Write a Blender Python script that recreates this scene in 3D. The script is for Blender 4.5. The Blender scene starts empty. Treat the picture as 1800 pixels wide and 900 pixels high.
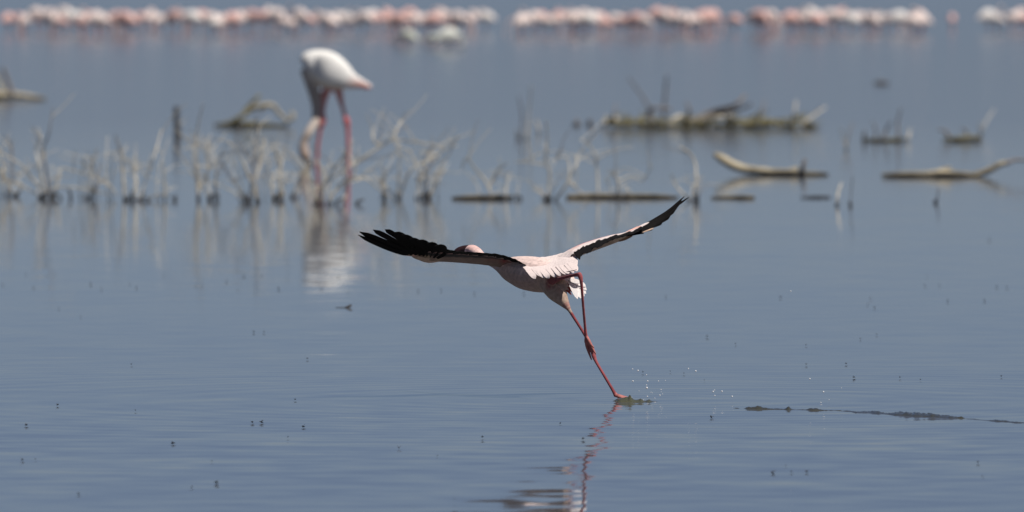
import bpy, bmesh, math, random
from mathutils import Vector, Matrix, kdtree, noise

# ------------------------------------------------------------------ camera, sky, sun
SC = bpy.context.scene
COL = SC.collection
F = 20000.0            # focal length in photo pixels (400 mm on a 36 mm frame)
H = 1.2                # camera height above the lake
PITCH = math.atan(470.0 / F)

cd = bpy.data.cameras.new('camera')
cam = bpy.data.objects.new('camera', cd)
COL.objects.link(cam)
cd.sensor_width = 36.0
cd.lens = 400.0
cam.location = (0, 0, H)
cam.rotation_euler = (math.pi / 2 - PITCH, 0, 0)
cd.clip_start = 0.5
cd.clip_end = 60000
cd.dof.use_dof = True
cd.dof.focus_distance = 33.35
cd.dof.aperture_fstop = 0.4 / 0.043       # aperture about 43 mm wide
SC.camera = cam

SUN_EL, SUN_AZ = math.radians(60), math.radians(122)
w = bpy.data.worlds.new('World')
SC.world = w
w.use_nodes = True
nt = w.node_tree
sky = nt.nodes.new('ShaderNodeTexSky')
sky.sky_type = 'NISHITA'
sky.sun_disc = False
sky.sun_elevation = SUN_EL
sky.sun_rotation = SUN_AZ
sky.altitude = 1800
sky.air_density = 0.6
sky.dust_density = 1.0
sky.ozone_density = 10.0
air = nt.nodes.new('ShaderNodeMix')          # even tint added over the whole sky to colour the water's reflections
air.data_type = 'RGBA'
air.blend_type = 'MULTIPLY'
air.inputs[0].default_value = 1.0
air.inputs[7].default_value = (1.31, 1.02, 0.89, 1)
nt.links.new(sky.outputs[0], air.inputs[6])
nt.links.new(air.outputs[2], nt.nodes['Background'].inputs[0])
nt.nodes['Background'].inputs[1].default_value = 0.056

sl = bpy.data.lights.new('sun', 'SUN')
sl.energy = 4.8
sl.angle = math.radians(0.5)
sl.color = (1.0, 0.95, 0.88)
sun = bpy.data.objects.new('sun', sl)
COL.objects.link(sun)
sd = Vector((math.sin(SUN_AZ) * math.cos(SUN_EL), math.cos(SUN_AZ) * math.cos(SUN_EL), math.sin(SUN_EL)))
sun.rotation_euler = sd.to_track_quat('Z', 'Y').to_euler()
sun.location = (20, 20, 60)

SC.view_settings.view_transform = 'Standard'
SC.view_settings.look = 'None'
SC.view_settings.exposure = 0.0
SC.cycles.use_denoising = True
SC.cycles.max_bounces = 8

# ------------------------------------------------------------------ helpers
rnd = random.Random(7)
FW = Vector((0, math.cos(PITCH), -math.sin(PITCH)))
UP = Vector((0, math.sin(PITCH), math.cos(PITCH)))
CAM = Vector((0, 0, H))


def ray(px, py):
    return FW + Vector((1, 0, 0)) * ((px - 900) / F) + UP * ((450 - py) / F)


def at(px, py, Y):
    """Point at distance Y in front of the camera seen at this place of the photo."""
    d = ray(px, py)
    return CAM + d * (Y / d.y)


def wat(px, py):
    """Point on the water surface."""
    d = ray(px, py)
    return CAM + d * (-H / d.z)


def tag(o, label=None, cat=None, group=None, kind=None):
    if label: o['label'] = label
    if cat: o['category'] = cat
    if group: o['group'] = group
    if kind: o['kind'] = kind
    return o


def root(name, loc, label, cat, group=None):
    o = bpy.data.objects.new(name, None)
    o.empty_display_size = 0.1
    COL.objects.link(o)
    o.location = loc
    return tag(o, label, cat, group)


def mesh_obj(name, verts, faces, mat, parent=None, cols=None, smooth=True, origin=None):
    base = Vector((0, 0, 0))
    if origin is not None:
        base = Vector(origin)
    p = parent
    while p is not None:
        base = base + Vector(p.location)
        p = p.parent
    me = bpy.data.meshes.new(name)
    me.from_pydata([Vector(v) - base for v in verts], [], faces)
    me.update()
    if cols is not None:
        a = me.color_attributes.new('Col', 'FLOAT_COLOR', 'POINT')
        flat = []
        for c in cols:
            flat += [c[0], c[1], c[2], 1.0]
        a.data.foreach_set('color', flat)
    if smooth:
        me.polygons.foreach_set('use_smooth', [True] * len(me.polygons))
        me.set_sharp_from_angle(angle=math.radians(55))
    me.materials.append(mat)
    o = bpy.data.objects.new(name, me)
    COL.objects.link(o)
    if origin is not None:
        o.location = origin
    if parent: o.parent = parent
    return o


def copy_tree(o, parent=None):
    c = o.copy()
    COL.objects.link(c)
    c.parent = parent
    for ch in o.children:
        copy_tree(ch, c)
    return c


def cr(p0, p1, p2, p3, t):
    return 0.5 * (2 * p1 + (p2 - p0) * t + (2 * p0 - 5 * p1 + 4 * p2 - p3) * t * t + (3 * p1 - p0 - 3 * p2 + p3) * t ** 3)


def spline(pts, sub):
    """pts: lists of equal-length tuples of floats/Vectors; Catmull-Rom through them."""
    out = []
    n = len(pts)
    for i in range(n - 1):
        a, b, c, d = pts[max(i - 1, 0)], pts[i], pts[i + 1], pts[min(i + 2, n - 1)]
        for k in range(sub):
            t = k / sub
            out.append(tuple(cr(a[j], b[j], c[j], d[j], t) for j in range(len(b))))
    out.append(tuple(pts[-1]))
    return out


def loft(stations, sub=4, seg=12, col=(1, 1, 1), colf=None):
    """stations: (centre, r_side, r_up). Returns verts, faces, cols of a closed tube."""
    st = spline([(Vector(s[0]), float(s[1]), float(s[2])) for s in stations], sub)
    verts, faces, cols = [], [], []
    n = len(st)
    side = None
    for i, (c, ra, rb) in enumerate(st):
        t = (st[min(i + 1, n - 1)][0] - st[max(i - 1, 0)][0])
        if t.length < 1e-9: t = Vector((0, 0, 1))
        t.normalize()
        if side is None:
            s = t.cross(Vector((0, 0, 1)))
            if s.length < 0.15: s = t.cross(Vector((0, 1, 0)))
        else:
            s = side - t * side.dot(t)
            s2 = t.cross(Vector((0, 0, 1)))
            if s2.length > 0.5:
                if s2.dot(s) < 0: s2 = -s2
                s = s.normalized() * 0.5 + s2.normalized() * 0.5
        s.normalize()
        side = s
        u = s.cross(t).normalized()
        for k in range(seg):
            a = 2 * math.pi * k / seg
            p = c + s * (math.cos(a) * max(ra, 1e-4)) + u * (math.sin(a) * max(rb, 1e-4))
            verts.append(p)
            cols.append(colf(p, i / (n - 1), math.sin(a)) if colf else col)
    for i in range(n - 1):
        for k in range(seg):
            k2 = (k + 1) % seg
            faces.append((i * seg + k, i * seg + k2, (i + 1) * seg + k2, (i + 1) * seg + k))
    faces.append(tuple(range(seg))[::-1])
    faces.append(tuple((n - 1) * seg + k for k in range(seg)))
    return verts, faces, cols


def join(parts):
    V, Fc, C = [], [], []
    for v, f, c in parts:
        o = len(V)
        V += v
        Fc += [tuple(i + o for i in q) for q in f]
        C += c
    return V, Fc, C


def fused(parts, voxel, smooth_it=3):
    """Melt several closed shapes into one continuous skin; colour follows the nearest source point."""
    V, Fc, C = join(parts)
    me = bpy.data.meshes.new('tmp')
    me.from_pydata(V, [], Fc)
    bm = bmesh.new(); bm.from_mesh(me)
    bmesh.ops.recalc_face_normals(bm, faces=bm.faces)
    bm.to_mesh(me); bm.free()
    o = bpy.data.objects.new('tmp', me)
    COL.objects.link(o)
    m = o.modifiers.new('r', 'REMESH'); m.mode = 'VOXEL'; m.voxel_size = voxel; m.adaptivity = 0
    if smooth_it:
        s = o.modifiers.new('s', 'SMOOTH'); s.factor = 0.5; s.iterations = smooth_it
    dg = bpy.context.evaluated_depsgraph_get()
    e = o.evaluated_get(dg)
    m2 = bpy.data.meshes.new_from_object(e)
    vs = [v.co.copy() for v in m2.vertices]
    fs = [tuple(p.vertices) for p in m2.polygons]
    kd = kdtree.KDTree(len(V))
    for i, v in enumerate(V): kd.insert(v, i)
    kd.balance()
    cs = []
    for v in vs:
        tot, acc = 0, Vector((0, 0, 0))
        for co, i, d in kd.find_n(v, 4):
            k = 1 / (d + 1e-4); tot += k; acc += Vector(C[i]) * k
        cs.append(acc / tot)
    bpy.data.objects.remove(o); bpy.data.meshes.remove(me); bpy.data.meshes.remove(m2)
    return vs, fs, cs


# ------------------------------------------------------------------ materials
def new_mat(name):
    m = bpy.data.materials.new(name)
    m.use_nodes = True
    n = m.node_tree
    return m, n, n.nodes['Principled BSDF'], n.links


def plumage(name, color=None, rough=0.7, streak=0.12, scale=180, sheen=0.25, stretch=(1, 1, 1), spec=0.2):
    """Feathered surface; the colour comes from the mesh (plumage pattern) or is given."""
    m, n, b, l = new_mat(name)
    if color is None:
        a = n.nodes.new('ShaderNodeVertexColor'); a.layer_name = 'Col'
        src = a.outputs[0]
    else:
        a = n.nodes.new('ShaderNodeRGB'); a.outputs[0].default_value = (*color, 1)
        src = a.outputs[0]
    tc = n.nodes.new('ShaderNodeTexCoord')
    mp = n.nodes.new('ShaderNodeMapping'); mp.inputs['Scale'].default_value = stretch
    l.new(tc.outputs['Object'], mp.inputs[0])
    nz = n.nodes.new('ShaderNodeTexNoise'); nz.inputs['Scale'].default_value = scale; nz.inputs['Detail'].default_value = 3
    l.new(mp.outputs[0], nz.inputs['Vector'])
    mr = n.nodes.new('ShaderNodeMapRange')
    mr.inputs['To Min'].default_value = 1 - streak; mr.inputs['To Max'].default_value = 1 + streak
    mr.inputs['From Min'].default_value = 0.3; mr.inputs['From Max'].default_value = 0.7
    l.new(nz.outputs['Fac'], mr.inputs[0])
    mx = n.nodes.new('ShaderNodeMix'); mx.data_type = 'RGBA'; mx.blend_type = 'MULTIPLY'; mx.inputs[0].default_value = 1
    l.new(src, mx.inputs[6]); l.new(mr.outputs[0], mx.inputs[7])
    l.new(mx.outputs[2], b.inputs['Base Color'])
    bp = n.nodes.new('ShaderNodeBump'); bp.inputs['Strength'].default_value = 0.35; bp.inputs['Distance'].default_value = 0.002
    l.new(nz.outputs['Fac'], bp.inputs['Height']); l.new(bp.outputs[0], b.inputs['Normal'])
    b.inputs['Roughness'].default_value = rough
    b.inputs['Specular IOR Level'].default_value = spec
    b.inputs['Sheen Weight'].default_value = sheen
    b.inputs['Sheen Roughness'].default_value = 0.5
    return m


M_BODY = plumage('flamingo_plumage', sheen=0.1, scale=95, streak=0.2)
M_FAR = plumage('distant_plumage', scale=30, streak=0.15, sheen=0.0)
M_BLACK = plumage('black_flight_feather', (0.010, 0.009, 0.009), rough=0.75, scale=260, streak=0.4, sheen=0.0, spec=0.08)
M_WHITE = plumage('white_feather', (0.80, 0.68, 0.65), scale=220, streak=0.08, sheen=0.05)
M_MANTLE = plumage('white_mantle', (0.82, 0.70, 0.67), scale=160, streak=0.10, sheen=0.05, stretch=(1.6, .5, .5))
M_TAIL = plumage('tail_feather_white', (0.84, 0.78, 0.76), scale=220, streak=0.06, sheen=0.05)
M_RED = plumage('red_covert', (0.42, 0.07, 0.06), scale=220, streak=0.2, sheen=0.0)
M_PINK = plumage('pink_covert', (0.72, 0.42, 0.36), scale=220, streak=0.15, sheen=0.0)
M_TAN = plumage('tan_covert', (0.50, 0.36, 0.28), scale=220, streak=0.2, sheen=0.0)
M_BILL = plumage('maroon_bill', (0.034, 0.014, 0.016), rough=0.45, scale=120, streak=0.25, sheen=0, spec=0.35)
M_EYE = plumage('orange_eye', (0.35, 0.06, 0.02), rough=0.15, scale=100, streak=0.1, sheen=0, spec=0.5)


def wood(name, dry, wet, z0, z1, scale=40):
    m, n, b, l = new_mat(name)
    g = n.nodes.new('ShaderNodeNewGeometry')
    sx = n.nodes.new('ShaderNodeSeparateXYZ'); l.new(g.outputs['Position'], sx.inputs[0])
    nz = n.nodes.new('ShaderNodeTexNoise'); nz.inputs['Scale'].default_value = scale; nz.inputs['Detail'].default_value = 6
    mp = n.nodes.new('ShaderNodeMapping'); mp.inputs['Scale'].default_value = (0.35, 1, 1.6)
    l.new(g.outputs['Position'], mp.inputs[0]); l.new(mp.outputs[0], nz.inputs['Vector'])
    ad = n.nodes.new('ShaderNodeMath'); ad.operation = 'MULTIPLY_ADD'
    ad.inputs[1].default_value = (z1 - z0) * 1.2; l.new(nz.outputs['Fac'], ad.inputs[0]); l.new(sx.outputs[2], ad.inputs[2])
    mr = n.nodes.new('ShaderNodeMapRange'); mr.inputs['From Min'].default_value = z0 + (z1 - z0) * .6; mr.inputs['From Max'].default_value = z1 + (z1 - z0) * .6
    l.new(ad.outputs[0], mr.inputs[0])
    cr_ = n.nodes.new('ShaderNodeValToRGB')
    cr_.color_ramp.elements[0].color = (*[c * 0.55 for c in dry], 1); cr_.color_ramp.elements[0].position = 0.3
    cr_.color_ramp.elements[1].color = (*[min(1, c * 1.25) for c in dry], 1); cr_.color_ramp.elements[1].position = 0.7
    l.new(nz.outputs['Fac'], cr_.inputs[0])
    mx = n.nodes.new('ShaderNodeMix'); mx.data_type = 'RGBA'
    l.new(mr.outputs[0], mx.inputs[0]); mx.inputs[6].default_value = (*wet, 1); l.new(cr_.outputs[0], mx.inputs[7])
    l.new(mx.outputs[2], b.inputs['Base Color'])
    bp = n.nodes.new('ShaderNodeBump'); bp.inputs['Strength'].default_value = 0.6; bp.inputs['Distance'].default_value = 0.01
    l.new(nz.outputs['Fac'], bp.inputs['Height']); l.new(bp.outputs[0], b.inputs['Normal'])
    b.inputs['Roughness'].default_value = 0.8
    return m


M_TWIG = wood('bleached_twig', (0.66, 0.60, 0.49), (0.045, 0.042, 0.045), 0.01, 0.05, 60)
M_DARKTWIG = wood('grey_twig', (0.20, 0.18, 0.17), (0.03, 0.03, 0.035), 0.01, 0.06, 60)
M_STUMP = wood('wet_stem', (0.075, 0.07, 0.068), (0.03, 0.03, 0.033), 0.0, 0.03, 80)
M_LOG = wood('driftwood', (0.46, 0.40, 0.28), (0.022, 0.02, 0.017), 0.005, 0.055, 25)
M_WEED = wood('olive_debris', (0.25, 0.22, 0.11), (0.03, 0.028, 0.02), 0.0, 0.06, 30)

FOOT = wat(1088, 703)
Y0 = FOOT.y
STEP2 = wat(1325, 719)
STEP3 = wat(1612, 733)


def water_mat():
    m, n, b, l = new_mat('lake_water')
    N = n.nodes

    def vm(op, a, c=None, s=None):
        x = N.new('ShaderNodeVectorMath'); x.operation = op
        for i, q in enumerate((a, c)):
            if q is None: continue
            if hasattr(q, 'links') or isinstance(q, bpy.types.NodeSocket): l.new(q, x.inputs[i])
            else: x.inputs[i].default_value = q
        if s is not None:
            if isinstance(s, bpy.types.NodeSocket): l.new(s, x.inputs['Scale'])
            else: x.inputs['Scale'].default_value = s
        return x

    def mt(op, a, c=None, d=None):
        x = N.new('ShaderNodeMath'); x.operation = op
        for i, q in enumerate((a, c, d)):
            if q is None: continue
            if isinstance(q, bpy.types.NodeSocket): l.new(q, x.inputs[i])
            else: x.inputs[i].default_value = q
        return x.outputs[0]

    g = N.new('ShaderNodeNewGeometry')
    pos = g.outputs['Position']

    def slopes(scale, amp, off, detail=1.0):
        p = vm('ADD', pos, off).outputs[0]
        t = N.new('ShaderNodeTexNoise'); t.inputs['Scale'].default_value = scale; t.inputs['Detail'].default_value = detail
        l.new(p, t.inputs['Vector'])
        q = vm('SUBTRACT', t.outputs['Color'], (0.5, 0.5, 0.5)).outputs[0]
        return vm('SCALE', q, s=amp).outputs[0]

    s1 = slopes(5.0, WAVE[0], (3, 7, 0))        # ripples about 0.2 m long
    s2 = slopes(1.1, WAVE[1], (11, 2, 0))       # longer swell
    s3 = slopes(0.13, WAVE[2], (5, 31, 0))      # wind patches
    tot = vm('ADD', vm('ADD', s1, s2).outputs[0], s3).outputs[0]
    # broad patches where the breeze roughens the surface
    pt = N.new('ShaderNodeTexNoise'); pt.inputs['Scale'].default_value = 0.05; pt.inputs['Detail'].default_value = 2
    mpp = N.new('ShaderNodeMapping'); mpp.inputs['Scale'].default_value = (0.6, 1.0, 1.0)
    l.new(pos, mpp.inputs[0]); l.new(mpp.outputs[0], pt.inputs['Vector'])
    mr = N.new('ShaderNodeMapRange'); mr.inputs['From Min'].default_value = 0.35; mr.inputs['From Max'].default_value = 0.65
    mr.inputs['To Min'].default_value = 0.75; mr.inputs['To Max'].default_value = 1.35
    l.new(pt.outputs['Fac'], mr.inputs[0])
    # the take-off stirs the water round the bird
    ds = vm('SUBTRACT', pos, (FOOT.x - .1, FOOT.y - 4.5, 0)).outputs[0]
    stir = mt('POWER', 2.71828, mt('MULTIPLY', mt('POWER', mt('DIVIDE', vm('LENGTH', ds).outputs['Value'], 4.0), 2.0), -1.0))
    tot = vm('SCALE', tot, s=mt('MULTIPLY', mr.outputs[0], mt('MULTIPLY_ADD', stir, 2.2, 1.0))).outputs[0]
    # expanding rings round the places where the feet struck the water
    for c, wl, amp, ext in ((FOOT, 0.17, RING[0], 4.0), (STEP2, 0.30, RING[1], 4.5), (STEP3, 0.42, RING[2], 5.0)):
        d = vm('SUBTRACT', pos, (c.x, c.y, 0)).outputs[0]
        ln = vm('LENGTH', d).outputs['Value']
        dr = vm('NORMALIZE', d).outputs[0]
        ph = mt('SINE', mt('MULTIPLY', ln, 2 * math.pi / wl))
        fall = mt('POWER', 2.71828, mt('MULTIPLY', mt('POWER', mt('DIVIDE', ln, ext), 2.0), -1.0))
        a = mt('MULTIPLY', mt('MULTIPLY', ph, fall), amp)
        tot = vm('ADD', tot, vm('SCALE', dr, s=a).outputs[0]).outputs[0]
    flat = vm('MULTIPLY', tot, (-1, -1, 0)).outputs[0]
    nor = vm('NORMALIZE', vm('ADD', flat, (0, 0, 1)).outputs[0]).outputs[0]
    l.new(nor, b.inputs['Normal'])
    b.inputs['Base Color'].default_value = (*WATER_COL, 1)
    # farther out the lake is more open to the wind: fine chop too small to see as waves
    sp = N.new('ShaderNodeSeparateXYZ'); l.new(pos, sp.inputs[0])
    far = N.new('ShaderNodeMapRange'); far.inputs['From Min'].default_value = 36; far.inputs['From Max'].default_value = 105
    far.inputs['To Min'].default_value = 0.03; far.inputs['To Max'].default_value = 0.092
    l.new(sp.outputs[1], far.inputs[0])
    l.new(far.outputs[0], b.inputs['Roughness'])
    b.inputs['IOR'].default_value = 1.33
    return m


WAVE = (0.011, 0.0035, 0.001)
RING = (0.0045, 0.0018, 0.0012)
WATER_COL = (0.098, 0.102, 0.106)
M_WATER = water_mat()


def simple(name, color, rough, trans=0.0, ior=1.33, spec=0.5):
    m, n, b, l = new_mat(name)
    nz = n.nodes.new('ShaderNodeTexNoise'); nz.inputs['Scale'].default_value = 60; nz.inputs['Detail'].default_value = 3
    mr = n.nodes.new('ShaderNodeMapRange'); mr.inputs['To Min'].default_value = 0.7; mr.inputs['To Max'].default_value = 1.3
    l.new(nz.outputs['Fac'], mr.inputs[0])
    mx = n.nodes.new('ShaderNodeMix'); mx.data_type = 'RGBA'; mx.blend_type = 'MULTIPLY'; mx.inputs[0].default_value = 1
    mx.inputs[6].default_value = (*color, 1); l.new(mr.outputs[0], mx.inputs[7])
    l.new(mx.outputs[2], b.inputs['Base Color'])
    b.inputs['Roughness'].default_value = rough
    b.inputs['Transmission Weight'].default_value = trans
    b.inputs['IOR'].default_value = ior
    b.inputs['Specular IOR Level'].default_value = spec
    return m


M_SPLASH = simple('churned_water', (0.11, 0.115, 0.075), 0.06, 0.3)
M_MUDWATER = simple('muddy_ripple', (0.055, 0.055, 0.04), 0.15)
M_DROP = simple('water_drop', (0.95, 0.95, 0.95), 0.25, 0.2)  # white base colour stands in for sun glint on the drops
M_FLY = simple('fly_black', (0.012, 0.012, 0.014), 0.5)
M_FLYWING = simple('fly_wing', (0.12, 0.12, 0.13), 0.4, 0.4)

# ------------------------------------------------------------------ the lake
S = 30000
wo = mesh_obj('lake_water', [(-S, -200, 0), (S, -200, 0), (S, 2 * S, 0), (-S, 2 * S, 0)], [(0, 1, 2, 3)], M_WATER, smooth=False)
tag(wo, kind='structure')


# ------------------------------------------------------------------ feathers
def blade(root_p, mid_p, tip_p, halfw, n=8, camber=0.15, thick=0.0012, root_w=0.45, tap=0.78):
    """A single feather: curved vane round a shaft, thin but solid. halfw: half-width vector."""
    V, Fc = [], []
    root_p, mid_p, tip_p, halfw = map(Vector, (root_p, mid_p, tip_p, halfw))
    ctrl = mid_p * 2 - (root_p + tip_p) * 0.5
    for layer in (0, 1):
        for i in range(n + 1):
            t = i / n
            c = root_p * (1 - t) ** 2 + ctrl * 2 * t * (1 - t) + tip_p * t * t
            tan = ((ctrl - root_p) * (1 - t) + (tip_p - ctrl) * t).normalized()
            wv = halfw - tan * halfw.dot(tan)
            nn = tan.cross(wv).normalized()
            k = (root_w + (1 - root_w) * min(1, t / 0.35)) * (1 if t < tap else max(0.08, max(0, 1 - ((t - tap) / (1 - tap)) ** 2) ** (.5 if tap > .7 else .8)))
            wv = wv * k
            off = nn * (thick * (1 if layer == 0 else -1) * 0.5)
            cm = nn * (wv.length * camber)
            V += [c - wv + off, c + cm + off, c + wv + off]
    m = (n + 1) * 3
    for i in range(n):
        for j in range(2):
            a = i * 3 + j
            Fc.append((a, a + 1, a + 4, a + 3))
            Fc.append((m + a, m + a + 3, m + a + 4, m + a + 1))
        for a, s in ((i * 3, 1), (i * 3 + 2, -1)):
            q = (a, a + 3, m + a + 3, m + a)
            Fc.append(q if s == 1 else q[::-1])
    for a in (0, 1):
        Fc.append((a, m + a, m + a + 1, a + 1))
        b = n * 3 + a
        Fc.append((b, b + 1, m + b + 1, m + b))
    return V, Fc


class WingSurface:
    """Cambered sheet from leading edge (v=0) over a crest (v=.5) to the trailing edge (v=1)."""
    def __init__(self, st, sign):
        self.st = [tuple(Vector(p) for p in s) for s in st]
        self.n = len(st) - 1
        self.sign = sign

    def p(self, u, v):
        x = min(max(u, 0), 1) * self.n
        i = min(int(x), self.n - 1); t = x - i
        s = self.st
        a, b, c, d = s[max(i - 1, 0)], s[i], s[i + 1], s[min(i + 2, self.n)]
        L, C, T = (cr(a[j], b[j], c[j], d[j], t) for j in range(3))
        ct = C * 2 - (L + T) * 0.5
        return L * (1 - v) ** 2 + ct * 2 * v * (1 - v) + T * v * v

    def nrm(self, u, v):
        e = 0.01
        du = self.p(min(u + e, 1), v) - self.p(max(u - e, 0), v)
        dv = self.p(u, v + e) - self.p(u, v - e)
        return (du.cross(dv) * self.sign).normalized()

    def arm(self, nu, nv, vtop, vbot, thick, coltop, colbot):
        V, Fc, C = [], [], []
        for top in (1, 0):
            for i in range(nu + 1):
                u = i / nu
                vm_ = vtop if top else vbot
                if callable(vm_): vm_ = vm_(u)
                for j in range(nv + 1):
                    f = j / nv
                    v = f * vm_
                    th = thick * (1.0 - 0.75 * f) * (0.25 + 0.75 * math.sin(min(1, f * 5 + 0.02) * math.pi / 2)) * (1 - 0.5 * u)
                    ragged = 0.025 * math.sin(i * 2.4) * f
                    q = self.p(u, v + ragged) + self.nrm(u, v) * (th if top else -th)
                    V.append(q)
                    C.append((coltop if top else colbot)(u, v, q))
        m = (nu + 1) * (nv + 1)
        R = nv + 1
        for i in range(nu):
            for j in range(nv):
                a = i * R + j
                Fc.append((a, a + 1, a + R + 1, a + R))
                Fc.append((m + a, m + a + R, m + a + R + 1, m + a + 1))
            a = i * R
            Fc.append((a, a + R, m + a + R, m + a))
            a = i * R + nv
            Fc.append((a, m + a, m + a + R, a + R))
        for j in range(nv):
            Fc.append((j, m + j, m + j + 1, j + 1))
            a = nu * R + j
            Fc.append((a, a + 1, m + a + 1, m + a))
        return V, Fc, C

    def feather(self, u0, w, v0, v1, off, skew=0.0, n=6, thick=0.001):
        """A flight feather lying in the sheet."""
        V, Fc = [], []
        for layer in (0, 1):
            for i in range(n + 1):
                t = i / n
                v = v0 + (v1 - v0) * t
                k = 1 if t < 0.86 else max(0.3, math.sqrt(max(0, 1 - ((t - 0.86) / 0.15) ** 2)))
                uc = u0 + skew * t
                for s in (-1, 0, 1):
                    u = uc + s * w * k
                    uu = min(max(u, 0), 1)
                    q = self.p(uu, v) + self.nrm(uu, min(v, 0.98)) * (off + (thick if layer == 0 else -thick) * 0.5 + (0.0012 if s == 0 else 0) - s * 0.0006)
                    if u != uu:
                        q = q + (self.p(0.02, v) - self.p(0, v)) * ((u - uu) / 0.02) if u < 0 else q + (self.p(1, v) - self.p(0.98, v)) * ((u - uu) / 0.02)
                    V.append(q)
        m = (n + 1) * 3
        for i in range(n):
            for j in range(2):
                a = i * 3 + j
                Fc.append((a, a + 1, a + 4, a + 3)); Fc.append((m + a, m + a + 3, m + a + 4, m + a + 1))
            a = i * 3; Fc.append((a, a + 3, m + a + 3, m + a))
            a = i * 3 + 2; Fc.append((a, m + a, m + a + 3, a + 3))
        for a in (0, 1):
            Fc.append((a, m + a, m + a + 1, a + 1)); b = n * 3 + a; Fc.append((b, b + 1, m + b + 1, m + b))
        return V, Fc


def A(px, py, dy):
    return at(px, py, Y0 + dy)


PXM = F / Y0        # photo pixels per metre at the flying bird

# ------------------------------------------------------------------ the flamingo taking off
def flying_flamingo():
    r = root('flamingo', FOOT, 'flamingo taking off low over the water with spread black-edged wings and trailing pink legs', 'flamingo')
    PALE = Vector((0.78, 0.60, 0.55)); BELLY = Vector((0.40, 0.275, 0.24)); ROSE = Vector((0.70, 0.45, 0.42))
    LEG = Vector((0.36, 0.09, 0.095)); LEGD = Vector((0.22, 0.042, 0.05)); THIGH = Vector((0.40, 0.29, 0.23)); REDV = Vector((0.5, 0.2, 0.15))

    def px(v): return v / PXM

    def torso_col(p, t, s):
        c = BELLY.lerp(PALE, min(1, max(0, (s + 0.15) * 1.8)))  # belly darkened in the colour itself to deepen its shade
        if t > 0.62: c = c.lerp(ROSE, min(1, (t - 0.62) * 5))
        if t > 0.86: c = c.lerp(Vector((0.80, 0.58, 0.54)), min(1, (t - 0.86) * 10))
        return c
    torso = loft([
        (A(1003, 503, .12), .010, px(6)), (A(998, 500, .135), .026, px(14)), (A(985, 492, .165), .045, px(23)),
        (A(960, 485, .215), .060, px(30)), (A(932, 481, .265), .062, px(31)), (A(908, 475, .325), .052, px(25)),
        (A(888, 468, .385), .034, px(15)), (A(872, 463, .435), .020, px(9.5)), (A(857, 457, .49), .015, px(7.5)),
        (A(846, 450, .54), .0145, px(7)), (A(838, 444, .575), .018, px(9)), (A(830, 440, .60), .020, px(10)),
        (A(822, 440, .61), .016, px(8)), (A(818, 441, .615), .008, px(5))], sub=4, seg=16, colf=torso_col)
    # the pushing leg, from the feathered thigh down to the foot in the water
    thigh = loft([(A(968, 494, .17), .036, .040), (A(978, 512, .145), .030, .032), (A(989, 528, .125), .018, .019),
                  (A(999, 542, .11), .0075, .0075), (A(1003, 549, .105), .005, .005)], sub=3, seg=12, col=THIGH)
    push = loft([(A(996, 537, .113), .0062, .0062), (A(1010, 560, .10), .0047, .0047), (A(1030, 592, .08), .0046, .0046),
                 (A(1040, 614, .065), .0060, .0060), (A(1044, 626, .058), .0068, .0068), (A(1048, 636, .05), .0048, .0048),
                 (A(1062, 660, .03), .0044, .0044), (A(1078, 687, .006), .0050, .0050), (A(1083, 696, 0), .0075, .0070)],
                sub=3, seg=10, colf=lambda p, t, s: LEG.lerp(LEGD, 0.5 + 0.4 * math.sin(t * 9)))
    toes = [loft([(A(1083, 695, 0), .0070, .006), (A(1094, 698 + k, -.004 * j), .0062, .0042), (A(1106, 701 + k, -.012 * j), .0048, .003), (A(1114, 704 + k, -.018 * j), .002, .0015)],
                 sub=2, seg=8, col=Vector((0.42, 0.16, 0.14))) for j, k in ((-1, -1), (0, 0), (1, 1.5))]
    # the folded leg: shin drawn back, then the long foot bone hanging straight down
    fold = loft([(A(968, 495, .13), .013, .013), (A(985, 489.5, .04), .0058, .0058), (A(1003, 485, -.015), .0050, .0050), (A(1013, 483, -.042), .0060, .0060),
                 (A(1018.5, 482.5, -.055), .0072, .0072)], sub=3, seg=10, col=LEGD)
    fold2 = loft([(A(1017, 480.5, -.055), .0070, .0070), (A(1020, 486, -.056), .0072, .0072), (A(1022, 498, -.056), .0050, .0050), (A(1024.5, 530, -.035), .0043, .0043),
                  (A(1028, 570, .0), .0043, .0043), (A(1029.5, 586, .010), .0050, .0050), (A(1031, 596, .016), .0064, .0060)], sub=3, seg=10, col=LEG)
    tb = []
    for pts in (((1031, 594, .016, .006), (1031, 606, .014, .0050), (1035, 619, .012, .0042), (1040, 633, .008, .0022)),
                ((1032, 594, .014, .006), (1037, 604, .008, .0048), (1042, 613, .004, .0040), (1047.5, 623, .0, .0022)),
                ((1032, 593, .012, .005), (1036, 600, .002, .0045), (1040, 607, -.006, .0036), (1045, 612, -.01, .0020)),
                ((1030, 592, .022, .004), (1028.5, 598, .026, .0032), (1028, 603, .028, .0018))):
        tb.append(loft([(A(a, b, c), d, d) for a, b, c, d in pts], sub=3, seg=8, col=Vector((0.42, 0.15, 0.13))))
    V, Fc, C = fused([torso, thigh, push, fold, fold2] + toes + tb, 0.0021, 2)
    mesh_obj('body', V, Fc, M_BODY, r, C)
    # webs of the hanging foot
    a, b, c, d = A(1032, 597, .013), A(1039, 627, .009), A(1046, 618, .001), A(1042, 610, -.006)
    V, Fc = blade(a, (a + (b + c) / 2) / 2, (b + c) / 2, (c - b) * 0.42, n=4, camber=0.1)
    mesh_obj('foot_web', V, Fc, plumage('web_skin', (0.40, 0.13, 0.12), rough=0.5, sheen=0), r)
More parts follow.
